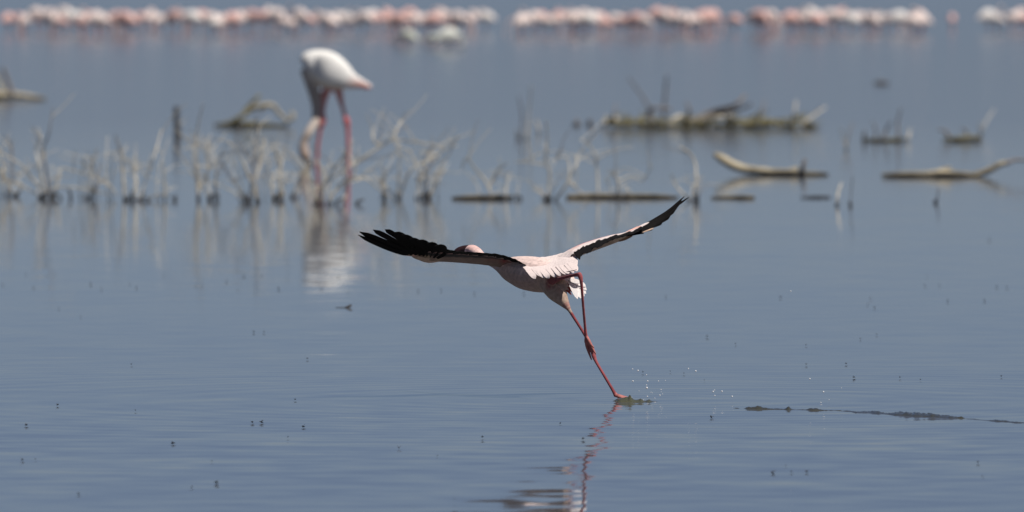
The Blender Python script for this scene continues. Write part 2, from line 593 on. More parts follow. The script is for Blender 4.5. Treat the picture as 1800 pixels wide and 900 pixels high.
    # bill, thick and bent down, dark maroon
    V, Fc, _ = loft([(A(824, 438, .606), .013, px(7.5)), (A(815, 438.5, .61), .012, px(7)), (A(806, 441, .612), .0105, px(6.2)),
                     (A(800.5, 446, .612), .009, px(5.2)), (A(798.5, 452, .610), .007, px(4)), (A(799, 458, .606), .0035, px(2))], sub=3, seg=12)
    mesh_obj('bill', V, Fc, M_BILL, r)
    for s in (-1, 1):
        cpt = A(830, 438.5, .60) + Vector((-.004, 0.0185 * s, 0.002))
        V, Fc, _ = loft([(cpt + Vector((0, -.003 * s, 0)), .001, .001), (cpt, .0032, .0032), (cpt + Vector((0, .002 * s, 0)), .001, .001)], sub=2, seg=8)
        mesh_obj('eye', V, Fc, M_EYE, r)

    # ---- left wing: seen from below, trailing edge raised towards us
    LW = [(A(918, 484, .35), None, A(929, 469, .20)), (A(900, 476, .345), None, A(913, 460, .195)), (A(880, 469, .335), None, A(895, 452, .185)),
          (A(850, 464.5, .31), None, A(866, 446, .165)), (A(815, 461.5, .27), None, A(830, 444, .135)), (A(785, 459.5, .23), None, A(800, 441.5, .10)),
          (A(758, 458.5, .19), None, A(774, 436, .075)), (A(738, 453, .17), None, A(748, 433, .09)), (A(714, 447.5, .15), None, A(722, 436, .11))]
    LW = [(l, (l + t) * 0.5 + Vector((0, 0, 0.007)), t) for l, _, t in LW]
    ws = WingSurface(LW, 1)
    if ws.nrm(0.5, 0.5).z < 0: ws.sign = -1

    def top_l(u, v, q): return Vector((0.78, 0.62, 0.58)).lerp(Vector((0.6, 0.12, 0.12)), 0.5 * max(0, math.sin(v * 9 + u * 3)))

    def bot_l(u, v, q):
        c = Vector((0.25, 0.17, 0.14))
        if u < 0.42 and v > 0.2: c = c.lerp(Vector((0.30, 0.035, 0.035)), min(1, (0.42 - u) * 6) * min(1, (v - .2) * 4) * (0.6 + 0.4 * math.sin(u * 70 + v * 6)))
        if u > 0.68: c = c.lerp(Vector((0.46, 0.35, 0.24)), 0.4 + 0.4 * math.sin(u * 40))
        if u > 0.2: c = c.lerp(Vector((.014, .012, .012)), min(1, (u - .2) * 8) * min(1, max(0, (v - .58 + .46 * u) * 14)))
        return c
    V, Fc, C = ws.arm(40, 8, lambda u: 0.6 if u < .7 else .6 - .3 * (u - .7) / .3, lambda u: 0.52 if u < .6 else max(.2, .52 - .8 * (u - .6)), 0.010, top_l, bot_l)
    wl = mesh_obj('wing', V, Fc, M_BODY, r, C)
    N = 17
    for i in range(N):
        u = 0.02 + 0.93 * i / (N - 1)
        V, Fc = ws.feather(u, 0.055, 0.36, 1.0 + rnd.uniform(-.01, .045), 0.0004 * (i % 3 - 1), skew=0.05)
        mesh_obj('secondary_feather', V, Fc, M_BLACK, wl)
    hw = Vector((0.001, -0.0105, 0.0085))
    prim = [((742, 450, .165), (684, 437.5, .09), (629.5, 413, .01)), ((742, 448, .16), (686, 430, .08), (632, 407.5, .005)),
            ((742, 446, .155), (693, 424, .075), (656, 404, .0)), ((743, 444, .15), (703, 420, .07), (677, 403.5, .0)),
            ((745, 443, .145), (720, 424, .075), (692, 408.5, .0)), ((748, 443, .14), (732, 429, .075), (706, 413, .005)),
            ((752, 444, .14), (743, 433, .08), (720, 419, .01)), ((758, 446, .14), (756, 435, .085), (733, 422.5, .02)),
            ((765, 447, .14), (770, 438, .09), (750, 427.5, .03)), ((765, 447, .14), (784, 441, .095), (764, 432, .035))]
    for i, (a, b, c) in enumerate(prim):
        V, Fc = blade(ws.p(1 - .030 * i, .20 + .02 * i) - ws.nrm(.95, .3) * (.006 + .001 * i), A(*b), A(*c), hw * (0.72 if i == 0 else 1.0 if i < 4 else 1.2), n=10, camber=0.05, root_w=1.0 if i < 7 else .35)
        mesh_obj('primary_feather', V, Fc, M_BLACK, wl)
    for a, b, c, mt_, k in (((762, 455, .18), (742, 454, .165), (722, 446, .145), M_TAN, .9), ((772, 458, .19), (750, 457.5, .17), (733, 450.5, .15), M_TAN, .8),
                           ((735, 449.5, .155), (718, 447, .145), (703, 445.5, .14), M_PINK, .55)):
        V, Fc = blade(A(*a), A(*b), A(*c), hw * k, n=6)
        mesh_obj('covert_feather', V, Fc, mt_, wl)

    # ---- right wing: raised and arched; upper coverts above, black secondaries, underside below
    RW = [(A(992, 466, .28), A(984, 452, .24), A(1014, 472, .10)), (A(1003, 461, .30), A(1002, 440.5, .255), A(1016, 456, .11)),
          (A(1022, 449, .325), A(1022, 431, .28), A(1024, 446.5, .15)),
          (A(1045, 440.5, .355), A(1045, 423, .31), A(1046, 435.5, .18)), (A(1072, 430.5, .38), A(1072, 415.5, .335), A(1072, 424, .21)),
          (A(1095, 421.5, .40), A(1095, 410.8, .355), A(1095, 416, .24)), (A(1114, 413, .41), A(1114, 405, .37), A(1113, 410.5, .27)),
          (A(1130, 404.5, .415), A(1130, 397.5, .385), A(1130, 402.5, .31))]
    rs = WingSurface(RW, 1)
    if rs.nrm(0.5, 0.9).z < 0: rs.sign = -1

    def top_r(u, v, q):
        c = Vector((0.82, 0.70, 0.67))
        f = 0.5 + 0.5 * noise.noise(Vector((u * 22, v * 9, 3.0)))
        if 0.10 < u < 0.78 and v < 0.64:
            k = max(0, 1 - abs(v - 0.53) / 0.09) * min(1, (u - 0.10) * 6) * min(1, (0.78 - u) * 5)
            c = c.lerp(Vector((0.66, 0.10, 0.12)), min(1, k * (0.5 + f)))
        if 0.10 < u < 0.3 and v > 0.55:
            c = c.lerp(Vector((0.80, 0.33, 0.24)), max(0, 1 - abs(v - 0.64) / 0.05) * 0.8 * max(0, 1 - abs(u - 0.2) / 0.1))
        return c

    def bot_r(u, v, q): return Vector((0.44, 0.31, 0.24)).lerp(Vector((0.66, 0.54, 0.42)), min(1, max(0, (u - 0.55) * 4))).lerp(Vector((.8, .68, .64)), min(1, max(0, (.30 - u) * 8)))
    V, Fc, C = rs.arm(44, 12, 0.80, 0.62, 0.008, top_r, bot_r)
    wr = mesh_obj('wing', V, Fc, M_BODY, r, C)
    for i in range(15):
        u = 0.20 + 0.76 * i / 14
        V, Fc = rs.feather(u, 0.054, 0.45, 1.0 + rnd.uniform(-.01, .06), 0.0004 * (i % 3 - 1), skew=0.0)
        mesh_obj('secondary_feather', V, Fc, M_BLACK, wr)
    prim = [((1106, 409, .375), (1156, 382.5, .40), (1211, 346.5, .44)), ((1106, 410, .37), (1158, 383, .39), (1203, 345, .43)),
            ((1107, 410.5, .365), (1156, 386, .385), (1198, 353, .42)), ((1107, 411.5, .36), (1154, 388.5, .38), (1193, 360, .41)),
            ((1107, 412, .355), (1150, 392, .37), (1188, 368, .40)), ((1106, 412, .35), (1145, 396, .36), (1178, 380, .385)),
            ((1105, 412.5, .345), (1138, 400, .35), (1164, 391, .37)), ((1103, 413, .34), (1128, 405, .34), (1147, 401, .355)),
            ((1100, 414, .33), (1118, 409, .335), (1131, 407.5, .345))]
    for i, (a, b, c) in enumerate(prim):
        V, Fc = blade(A(*a), A(*b), A(*c), Vector((.003, -.012, -.0058)) * (0.45 if i < 2 else 0.95), n=9, camber=0.12)
        mesh_obj('primary_feather', V, Fc, M_BLACK, wr)
    for a, b, c, mt_, k in (((1104, 408.5, .37), (1122, 400.5, .375), (1141, 390.5, .385), M_WHITE, .50), ((1098, 410, .36), (1112, 404.5, .365), (1126, 397.5, .375), M_PINK, .55),
                           ((1088, 424, .36), (1102, 418.5, .36), (1114, 411.5, .36), M_TAN, .5), ((1128, 409, .33), (1139, 405, .33), (1149, 400.8, .34), M_TAN, .25)):
        V, Fc = blade(A(*a), A(*b), A(*c), Vector((.003, -.010, -.006)) * k, n=6)
        mesh_obj('covert_feather', V, Fc, mt_, wr)

    # ---- white mantle over the back with a ragged fringe of long scapulars
    rows = [[(912, 457, .295), (940, 453.5, .29), (970, 449.5, .285), (990, 444.5, .28), (1011, 447, .205)],
            [(921, 465, .222), (945, 462, .208), (972, 459.5, .186), (996, 455.5, .16), (1015.5, 457, .115)],
            [(930, 475, .158), (950, 474, .138), (975, 472.5, .113), (998, 469, .087), (1015, 467, .068)],
            [(937, 483.5, .112), (953, 483.5, .09), (976, 481, .062), (999, 476.5, .034), (1014.5, 473.5, .02)]]
    g0 = [spline(rw, 5) for rw in rows]
    cols_ = [spline([g0[k][i] for k in range(4)], 5) for i in range(len(g0[0]))]
    nu, nv = len(cols_), len(cols_[0])
    V, Fc = [], []
    for ly in (0, 1):
        for i in range(nu):
            for j in range(nv):
                x, y, d = cols_[i][j]
                bmp = noise.noise(Vector((i * .8, j * .35, 1.0))) * .0020
                V.append(A(x, y, d + (0.004 if ly else 0)) + Vector((0, -.6, .8)) * bmp)
    m = nu * nv
    for i in range(nu - 1):
        for j in range(nv - 1):
            q = i * nv + j
            Fc.append((q, q + 1, q + nv + 1, q + nv)); Fc.append((m + q, m + q + nv, m + q + nv + 1, m + q + 1))
    for i in range(nu - 1):
        for j, e in ((0, 1), (nv - 1, -1)):
            q = i * nv + j
            Fc.append((q, q + nv, m + q + nv, m + q)[::e])
    for j in range(nv - 1):
        for i, e in ((0, -1), (nu - 1, 1)):
            q = i * nv + j
            Fc.append((q, q + 1, m + q + 1, m + q)[::e])
    mesh_obj('mantle', V, Fc, M_MANTLE, r)
    along = Vector((.86, -.46, .06))
    flat_ = [q for cc in cols_ for q in cc]

    def lie(x, y):
        """Depth at which the mantle lies at this place."""
        near = sorted(flat_, key=lambda q: (q[0] - x) ** 2 + (q[1] - y) ** 2)[:4]
        ws_ = [1 / (abs(q[0] - x) + abs(q[1] - y) + .3) for q in near]
        return sum(q[2] * k_ for q, k_ in zip(near, ws_)) / sum(ws_)

    for k, (tx, ty) in enumerate(((935, 485), (942, 490), (951, 486), (958, 488), (966, 489.5), (975, 487), (984, 486.5), (993, 483.5), (1001, 481), (1008, 479), (1013.5, 477))):
        tx += rnd.uniform(-1.5, 1.5); ty += rnd.uniform(-1.5, 1)
        V, Fc = blade(A(tx - 12, ty - 15, lie(tx - 12, ty - 15) - .001), A(tx - 5, ty - 8, lie(tx - 5, ty - 8) - .004), A(tx, ty, lie(tx, ty - 3) - .010),
                      along * rnd.uniform(.0105, .0160), n=8, camber=0.04, thick=.0012, root_w=.9, tap=.45)
        mesh_obj('scapular_feather', V, Fc, M_WHITE, r)
    # ---- tail fan and red under-tail coverts
    for tx, ty, dy in ((1019, 498, .075), (1029.5, 504, .07), (1031, 510, .06), (1030, 516.5, .05), (1027, 521, .04), (1021, 524.5, .03), (1015, 525.5, .025)):
        V, Fc = blade(A(999, 491, .10), A((1001 + tx) / 2 + 1, (492 + ty) / 2 - 1, dy * .4 + .02), A(tx, ty, dy - .055), Vector((.0075, .002, .0045)), n=7, camber=0.04, tap=.6)
        mesh_obj('tail_feather', V, Fc, M_TAIL, r)
    for tx, ty, dy in ((1006, 501.5, .075), (1008.5, 508, .075), (1007, 513.5, .08), (1004.5, 518.5, .085)):
        V, Fc = blade(A(988, 500, .105), A((988 + tx) / 2, (500 + ty) / 2 - 1, .085), A(tx, ty, dy), Vector((.002, .002, .0062)), n=6, camber=0.05, tap=.3)
        mesh_obj('undertail_feather', V, Fc, M_RED, r)
    for tx, ty, dy in ((999, 498, .075), (1001, 504, .07), (1000, 510, .07), (996, 515, .075)):
        V, Fc = blade(A(977, 494, .12), A((977 + tx) / 2, (496 + ty) / 2 - 1, .082), A(tx, ty, dy), Vector((.002, .003, .0080)), n=6, camber=0.05, tap=.3)
        mesh_obj('undertail_feather', V, Fc, M_TAN, r)
    return r


flying_flamingo()


# ------------------------------------------------------------------ the white flamingo feeding beyond the twigs
def white_flamingo():
    base = wat(588, 290)
    Y = base.y
    s = Y / F

    def B(px, py, dy=0): return at(px, py, Y + dy)
    r = root('flamingo', base, 'large white flamingo with pink legs feeding head down beyond the dead twigs', 'flamingo')
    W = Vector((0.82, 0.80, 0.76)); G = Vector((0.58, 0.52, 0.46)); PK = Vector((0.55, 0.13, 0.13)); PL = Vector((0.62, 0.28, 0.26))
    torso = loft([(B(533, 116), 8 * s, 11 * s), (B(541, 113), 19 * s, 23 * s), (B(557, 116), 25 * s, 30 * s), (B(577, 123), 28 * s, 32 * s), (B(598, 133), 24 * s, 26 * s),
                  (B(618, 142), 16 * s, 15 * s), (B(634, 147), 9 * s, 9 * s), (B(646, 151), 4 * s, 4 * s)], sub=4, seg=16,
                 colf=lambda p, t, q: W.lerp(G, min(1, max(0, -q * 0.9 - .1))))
    neck = loft([(B(541, 120, .0), .055, .055), (B(546, 142, .0), .046, .046), (B(553, 168, .0), .038, .038), (B(557, 192, -.0), .034, .034), (B(555, 213, -.02), .032, .032),
                 (B(543, 232, -.12), .03, .03), (B(534, 250, -.13), .03, .03), (B(534, 264, -.14), .035, .034), (B(537, 275, -.15), .036, .034), (B(540, 283, -.15), .02, .02)],
                sub=4, seg=12, colf=lambda p, t, q: Vector((0.40, 0.35, 0.31)).lerp(Vector((0.36, 0.25, 0.20)), max(0, t * 2 - 1)))  # body's shade on the neck painted in as dark grey-brown
    legs = []
    for pts in (((574, 158, .02, .030), (570, 178, .02, .016), (568, 200, .0, .012), (568, 212, -.01, .020), (564, 224, -.01, .013), (559, 250, 0, .0115), (556, 296, .02, .0115)),
                ((594, 156, .03, .028), (600, 180, .03, .015), (606, 202, .02, .012), (609, 213, .02, .020), (611, 226, .02, .013), (612, 258, .02, .0115), (613, 298, .03, .0115))):
        legs.append(loft([(B(a, b, c), d * 1.25, d * 1.25) for a, b, c, d in pts], sub=3, seg=8,
                         colf=lambda p, t, q: PL.lerp(PK, min(1, max(0, (t - .1) * 3)))))
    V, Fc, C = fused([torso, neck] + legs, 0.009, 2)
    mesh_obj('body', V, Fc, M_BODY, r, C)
    V, Fc, _ = loft([(B(539, 281, -.15), .022, .022), (B(543, 287, -.15), .019, .019), (B(548, 291, -.15), .012, .012)], sub=3, seg=8)
    mesh_obj('bill', V, Fc, M_BILL, r)
    # folded wings, white with rose trailing edge at the rear
    for sd_ in (-1, 1):
        dy = -0.085 if sd_ < 0 else 0.085
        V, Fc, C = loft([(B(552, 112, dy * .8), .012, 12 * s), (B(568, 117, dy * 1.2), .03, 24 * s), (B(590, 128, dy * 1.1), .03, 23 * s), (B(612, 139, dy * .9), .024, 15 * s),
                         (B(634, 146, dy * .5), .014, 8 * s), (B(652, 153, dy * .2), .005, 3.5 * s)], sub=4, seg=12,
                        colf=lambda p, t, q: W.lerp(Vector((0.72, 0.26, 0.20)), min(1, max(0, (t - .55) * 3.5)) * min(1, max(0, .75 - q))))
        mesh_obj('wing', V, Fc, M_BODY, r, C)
    for k in range(5):
        V, Fc = blade(B(625, 140 + k * 2, -.03 + .015 * k), B(638, 146 + k * 1.6, -.02 + .01 * k), B(653 - k, 150 + k * 1.3, -.01 + .006 * k), Vector((0, .01, .012)), n=5)
        mesh_obj('tail_feather', V, Fc, M_PINK if k > 1 else M_WHITE, r)


white_flamingo()


# ------------------------------------------------------------------ the far flock
def flock_variant(kind, tint):
    """A wading lesser flamingo, facing +x, feet at the origin, in metres. One continuous body."""
    R = random.Random(kind * 13 + 5)
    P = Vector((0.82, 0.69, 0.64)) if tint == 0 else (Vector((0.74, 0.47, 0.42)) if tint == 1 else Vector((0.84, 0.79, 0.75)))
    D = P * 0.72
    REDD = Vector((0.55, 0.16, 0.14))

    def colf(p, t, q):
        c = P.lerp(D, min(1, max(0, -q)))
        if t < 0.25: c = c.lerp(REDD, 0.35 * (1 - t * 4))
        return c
    zb = 0.47
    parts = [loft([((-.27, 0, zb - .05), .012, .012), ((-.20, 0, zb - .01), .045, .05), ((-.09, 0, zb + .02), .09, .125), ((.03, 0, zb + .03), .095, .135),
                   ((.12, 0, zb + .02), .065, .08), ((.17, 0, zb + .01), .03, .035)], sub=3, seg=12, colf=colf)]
    pose = kind % 4
    NC = P.lerp(Vector((0.7, 0.45, 0.4)), .4); BL = Vector((0.06, 0.02, 0.02))
    if pose == 0:      # feeding, head in the water
        nk = [(.13, zb + .02, .035), (.20, zb - .02, .025), (.235, zb - .14, .02), (.22, zb - .28, .018), (.19, zb - .38, .022), (.14, zb - .43, .022), (.09, zb - .44, .012)]
    elif pose == 1:    # feeding, neck stretched forward
        nk = [(.13, zb + .02, .035), (.24, zb + .02, .025), (.33, zb - .10, .02), (.36, zb - .25, .018), (.33, zb - .38, .022), (.27, zb - .43, .02), (.24, zb - .44, .01)]
    elif pose == 2:    # neck bent in an S, head level with the back
        nk = [(.13, zb + .02, .035), (.22, zb - .04, .025), (.27, zb + .04, .02), (.24, zb + .14, .018), (.26, zb + .20, .022), (.31, zb + .19, .022), (.35, zb + .14, .012)]
    else:              # preening, neck laid on the back
        nk = [(.13, zb + .03, .035), (.19, zb + .10, .025), (.14, zb + .17, .022), (.04, zb + .17, .022), (-.03, zb + .16, .025), (-.07, zb + .13, .015)]
    parts.append(loft([((x, 0.0, z), rr, rr) for x, z, rr in nk], sub=3, seg=8,
                      colf=lambda p, t, q: NC if t < 0.86 else BL))
    for y in (-.03, .03):
        sw = R.uniform(-.06, .06)
        parts.append(loft([((0, y, zb - .03), .035, .035), ((.0, y, zb - .13), .014, .014), ((sw * .5, y, .22), .011, .011), ((sw, y, -.02), .010, .010)], sub=2, seg=6,
                          colf=lambda p, t, q: D if t < 0.2 else Vector((0.40, 0.10, 0.10))))
    # folded wing bulges
    for y in (-1, 1):
        parts.append(loft([((.10, .06 * y, zb + .04), .015, .03), ((-.02, .085 * y, zb + .03), .028, .08), ((-.15, .055 * y, zb), .02, .05), ((-.28, .015 * y, zb - .05), .006, .012)], sub=3, seg=8,
                          colf=lambda p, t, q: P.lerp(REDD, 0.5 * max(0, t - .55))))
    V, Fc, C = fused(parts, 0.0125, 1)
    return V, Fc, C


protos = []
for k in range(8):
    V, Fc, C = flock_variant(k, (0, 1, 0, 2, 1, 0, 2, 0)[k])
    o = mesh_obj('flamingo', V, Fc, M_FAR, None, C)
    protos.append(o)

used = [False] * len(protos)


def place_flock(x, y, yaw, k, sc, label, group=None):
    src = protos[k]
    if used[k]:
        o = src.copy(); COL.objects.link(o)
        if 'group' in o: del o['group']
    else:
        o = src; used[k] = True
    p = wat(x, y)
    o.location = (p.x, p.y, -0.12 * sc)      # wading: shins under water
    o.rotation_euler = (0, 0, yaw)
    o.scale = (sc, sc, sc)
    tag(o, label, 'flamingo', group)
    return o


def yaw_for(R):
    q = R.random()
    if q < .38: return R.gauss(0, .5)
    if q < .76: return math.pi + R.gauss(0, .5)
    return R.uniform(0, 6.28)


R = random.Random(21)
TINT = (0, 1, 0, 2, 1, 0, 2, 0)
LOOK = ('pale pink', 'rosy pink', 'whitish')
LEFT = 'left of the gap'
MID = 'right of the gap'


def stretch(x0, x1, step, lab):
    x = x0
    while x <= x1:
        k = R.choice((0, 0, 1, 2, 3, 4, 5, 5, 6, 7, 0, 4))
        place_flock(x + R.uniform(-3, 3), R.uniform(56, 67), yaw_for(R), k, R.uniform(.92, 1.34),
                    LOOK[TINT[k]] + ' flamingo wading in the dense far row, ' + lab, LOOK[TINT[k]] + ' far flamingos ' + lab)
        x += step * R.uniform(.35, 1.65)


stretch(16, 832, 11.0, LEFT)
stretch(912, 1265, 11.0, MID)
stretch(1322, 1630, 11.0, MID)
place_flock(853, 58, math.pi, 3, 1.15, 'pale flamingo standing last in the far row, at the left edge of the gap')
place_flock(1240, 60, 0.2, 4, 1.1, 'reddish pink flamingo in the far row just before the short break in the right stretch')
place_flock(1290, 59, 2.9, 4, 1.0, 'deep pink flamingo ending the middle group of the far row beside the short break')
place_flock(1674, 54, 1.4, 4, 0.95, 'deep pink flamingo standing alone between the far row and the white bird')
place_flock(1738, 60, 0.4, 6, 1.28, 'white flamingo with raised neck beside the lone deep pink one in the far row')
place_flock(1752, 59, 2.6, 3, 1.05, 'white flamingo half hidden behind the raised-neck white one in the far row')
place_flock(1778, 58, 2.9, 0, 1.1, 'pink flamingo of the last far cluster next to the white pair')
place_flock(1792, 55, 0.3, 7, 1.2, 'tall pink flamingo of the last far cluster at the edge of the picture')
place_flock(1802, 59, 3.0, 1, 1.0, 'pink flamingo cut by the picture edge in the last far cluster')


# two white waterbirds in front of the far row
def waterbird(px, py, sc, yaw, label, young):
    p = wat(px, py)
    r = root('waterbird', p, label, 'bird')
    Wc = Vector((0.72, 0.73, 0.66)) if not young else Vector((0.58, 0.60, 0.52))
    parts = [loft([((-.28, 0, .16), .02, .02), ((-.18, 0, .24), .09, .09), ((-.02, 0, .30), .13, .14), ((.12, 0, .29), .11, .12), ((.2, 0, .26), .05, .05)], sub=3, seg=12, col=Wc),
             loft([((.14, 0, .30), .05, .05), ((.24, 0, .30), .035, .035), ((.30, 0, .20), .03, .03), ((.30, 0, .10), .035, .035), ((.27, 0, .04), .02, .02)], sub=3, seg=8, col=Wc * .9)]
    for y in (-.04, .04):
        parts.append(loft([((.0, y, .22), .04, .04), ((0, y, .12), .015, .015), ((.02, y, -.05), .012, .012)], sub=2, seg=6, col=Vector((.25, .22, .2))))
    V, Fc, C = fused(parts, 0.012, 1)
    ca, sa = math.cos(yaw), math.sin(yaw)
    T = lambda v: Vector((v.x * ca - v.y * sa, v.x * sa + v.y * ca, v.z)) * sc + p
    mesh_obj('body', [T(v) for v in V], Fc, M_FAR, r, C)
    V, Fc, _ = loft([((.28, 0, .05), .018, .018), ((.24, 0, .0), .012, .012), ((.21, 0, -.03), .008, .008)], sub=2, seg=6)
    mesh_obj('bill', [T(v) for v in V], Fc, M_FLY, r)
    for y in (-1, 1):
        V, Fc, C = loft([((.12, .09 * y, .30), .02, .05), ((-.02, .125 * y, .29), .025, .10), ((-.18, .08 * y, .23), .02, .06), ((-.31, .02 * y, .16), .006, .015)], sub=3, seg=8, col=Wc * .95)
        mesh_obj('wing', [T(v) for v in V], Fc, M_FAR, r, C)


waterbird(717, 83, .82, 2.7, 'small greyish white waterbird standing by itself in front of the far row', True)
waterbird(788, 87, .98, 0.35, 'brighter white waterbird in front of the far row, the larger of two', False)
waterbird(764, 84, .66, 2.9, 'dull pale waterbird half behind the brighter white one in front of the far row', True)


# ------------------------------------------------------------------ dead twigs and driftwood
def tube(points, r0, r1, seg=6, sub=3, jitter=0.0, R=None):
    n = len(points)
    st = []
    for i, p in enumerate(points):
        f = i / max(1, n - 1)
        rr = r0 + (r1 - r0) * f
        if R and jitter: rr *= 1 + R.uniform(-jitter, jitter)
        st.append((p, rr, rr))
    return loft(st, sub=sub, seg=seg)


def shrub(base, stems, label, R, dark=(), stumps=(), rad=0.0054, extra=0, name='dead_shrub', cat='dead shrub', group=None, dead_y=None):
    """base: photo place of its foot on the water; stems: polylines traced from the photo, each a bare stem."""
    b = wat(*base)
    r = root(name, b, label, cat, group)
    Yb = b.y
    for i, pts in enumerate(stems):
        d0 = R.uniform(-.12, .12)
        P3 = []
        for k, (x, y) in enumerate(pts):
            q = at(x, y, Yb + d0 + R.uniform(-.05, .05) * k)
            if k == 0 and y > base[1] - 14: q.z = min(q.z, -0.02)
            P3.append(q)
        V, Fc, _ = tube(P3, rad * R.uniform(.9, 1.35), rad * .55, R=R, jitter=.15)
        # a few side sprigs belong to the same stem
        o = mesh_obj('stem', V, Fc, M_DARKTWIG if i in dark else M_TWIG, r)
        for j in range(extra + 2 if name == 'dead_shrub' else 0):
            k = R.randrange(0, len(P3) - 1)
            f = R.random()
            s = P3[k].lerp(P3[k + 1], f)
            if s.z < 0.06: continue
            ln = R.uniform(.06, .26)
            dr = Vector((R.uniform(-1, 1), R.uniform(-.6, .6), R.uniform(.1, 1.1))).normalized()
            m_ = s + dr * ln * .5 + Vector((R.uniform(-.02, .02), 0, R.uniform(-.01, .03)))
            V, Fc, _ = tube([s, m_, s + dr * ln], .0030, .0018, seg=5)
            mesh_obj('twig', V, Fc, M_DARKTWIG if R.random() < .25 else M_TWIG, o)
    if name == 'dead_shrub':
        for j in range(4):
            x0 = base[0] + R.uniform(-26, 26)
            hgt = R.uniform(25, 120) if base[0] < 830 else R.uniform(15, 60)
            ln = R.gauss(0, 22)
            q0 = at(x0, base[1], Yb + R.uniform(-.3, .3)); q0.z = -.02
            q1 = at(x0 + ln * .3 + R.uniform(-5, 5), base[1] - hgt * .5, Yb + R.uniform(-.2, .2))
            q2 = at(x0 + ln, base[1] - hgt, Yb + R.uniform(-.2, .2))
            V, Fc, _ = tube([q0, q1, q2], .0032, .0018, seg=5)
            o = mesh_obj('stem', V, Fc, M_DARKTWIG if R.random() < .3 else M_TWIG, r)
            f = q1.lerp(q2, R.uniform(.1, .7))
            V, Fc, _ = tube([f, f + Vector((R.uniform(-.06, .06), 0, .03)), f + Vector((R.uniform(-.16, .16), R.uniform(-.05, .05), R.uniform(.0, .10)))], .0026, .0015, seg=5)
            mesh_obj('twig', V, Fc, M_TWIG, o)
    for x, y, h in stumps:
        if name == 'dead_shrub' and R.random() < .3: continue
        h *= R.uniform(.25, .6)
        p = at(x, y, Yb + R.uniform(-.15, .15)); p.z = 0
        lean = Vector((R.uniform(-.04, .04), 0, 0))
        V, Fc, _ = tube([p + Vector((0, 0, -.03)), p + Vector((0, 0, h * .5)), p + lean + Vector((0, 0, h))], .009, .006, R=R, jitter=.2)
        mesh_obj('stump', V, Fc, M_STUMP, r)
    return r


R = random.Random(5)
shrub((12, 345), [[(10, 350), (22, 300), (20, 255), (8, 240)], [(25, 348), (14, 318), (0, 300), (-14, 292)], [(20, 346), (40, 325), (5, 318), (-10, 322)], [(2, 348), (6, 300), (-4, 262)]],
      'clump of bleached dead twigs cut by the left picture edge', R, dark=(0,), stumps=((18, 347, .06), (30, 346, .05)), extra=1)
shrub((86, 349), [[(88, 352), (60, 318), (38, 290), (0, 268), (-12, 262)], [(88, 352), (45, 330), (8, 318)], [(84, 352), (72, 300), (62, 262), (72, 246), (66, 224)],
                  [(90, 352), (80, 292), (76, 262), (86, 235), (93, 188)], [(94, 350), (104, 310), (108, 296), (150, 306), (186, 322), (204, 340)], [(60, 346), (96, 330), (150, 332), (196, 344)]],
      'wide dead shrub whose pale stems arch both ways, near the left edge', R, dark=(3,), stumps=((74, 350, .07), (92, 352, .09), (106, 347, .08), (124, 346, .09)), extra=1)
shrub((160, 350), [[(160, 354), (161, 305), (170, 262)], [(156, 352), (168, 328), (186, 318), (206, 344)], [(164, 350), (170, 322), (176, 288)]],
      'thin upright dead stem with a low bent arch at its foot, between two leafless shrubs', R, dark=(2,), stumps=((154, 350, .08), (200, 346, .06)), extra=1)
shrub((216, 352), [[(218, 354), (216, 300), (214, 268), (205, 242)], [(222, 354), (240, 322), (236, 300)]],
      'single slender upright pale stem with a forked top, beside the leaning one', R, stumps=((221, 353, .05), (233, 346, .09), (250, 347, .09)), extra=1)
shrub((262, 353), [[(244, 354), (258, 312), (270, 280), (284, 228)], [(212, 352), (250, 350), (286, 342), (312, 352)], [(290, 354), (289, 318), (286, 282)]],
      'leaning pale stem rising from a low looped branch on the water', R, stumps=((262, 356, .05), (296, 352, .07), (308, 350, .06)), extra=1)
shrub((362, 352), [[(346, 356), (350, 316), (342, 294), (376, 294)], [(374, 354), (364, 304), (384, 282), (392, 262)], [(352, 330), (366, 298), (366, 262), (352, 255), (322, 262)],
                   [(348, 340), (346, 300), (345, 240), (357, 182)], [(380, 350), (378, 318), (390, 280)], [(366, 300), (362, 268), (372, 250)]],
      'dense dead shrub below the dark post, with one tall pale stem', R, stumps=((351, 351, .10), (368, 356, .08), (379, 347, .08)), extra=2, dark=(4,))
shrub((437, 356), [[(432, 362), (420, 332), (402, 312)], [(436, 360), (446, 290), (452, 240), (448, 205)], [(442, 320), (424, 278), (405, 250), (386, 246)], [(440, 350), (452, 300), (466, 244)],
                   [(452, 350), (448, 318), (458, 290), (462, 262)], [(430, 345), (410, 336), (398, 332)]],
      'tall dead shrub before the floating branch tangle, stems fanning upward', R, dark=(1,), stumps=((432, 358, .11), (438, 352, .09), (455, 347, .07)), extra=2)
shrub((490, 352), [[(488, 354), (494, 305), (484, 262)], [(490, 340), (494, 300), (500, 262)], [(480, 350), (478, 320), (486, 300)]],
      'small pair of thin dead stems left of the white flamingo', R, stumps=((484, 348, .09), (495, 350, .08)), extra=1)
shrub((515, 348), [[(511, 350), (524, 322), (534, 300), (544, 282)], [(518, 350), (528, 330), (530, 296)]],
      'dark slanting dead branch at the feet of the white flamingo', R, dark=(0,), stumps=((513, 347, .05),), rad=.007)
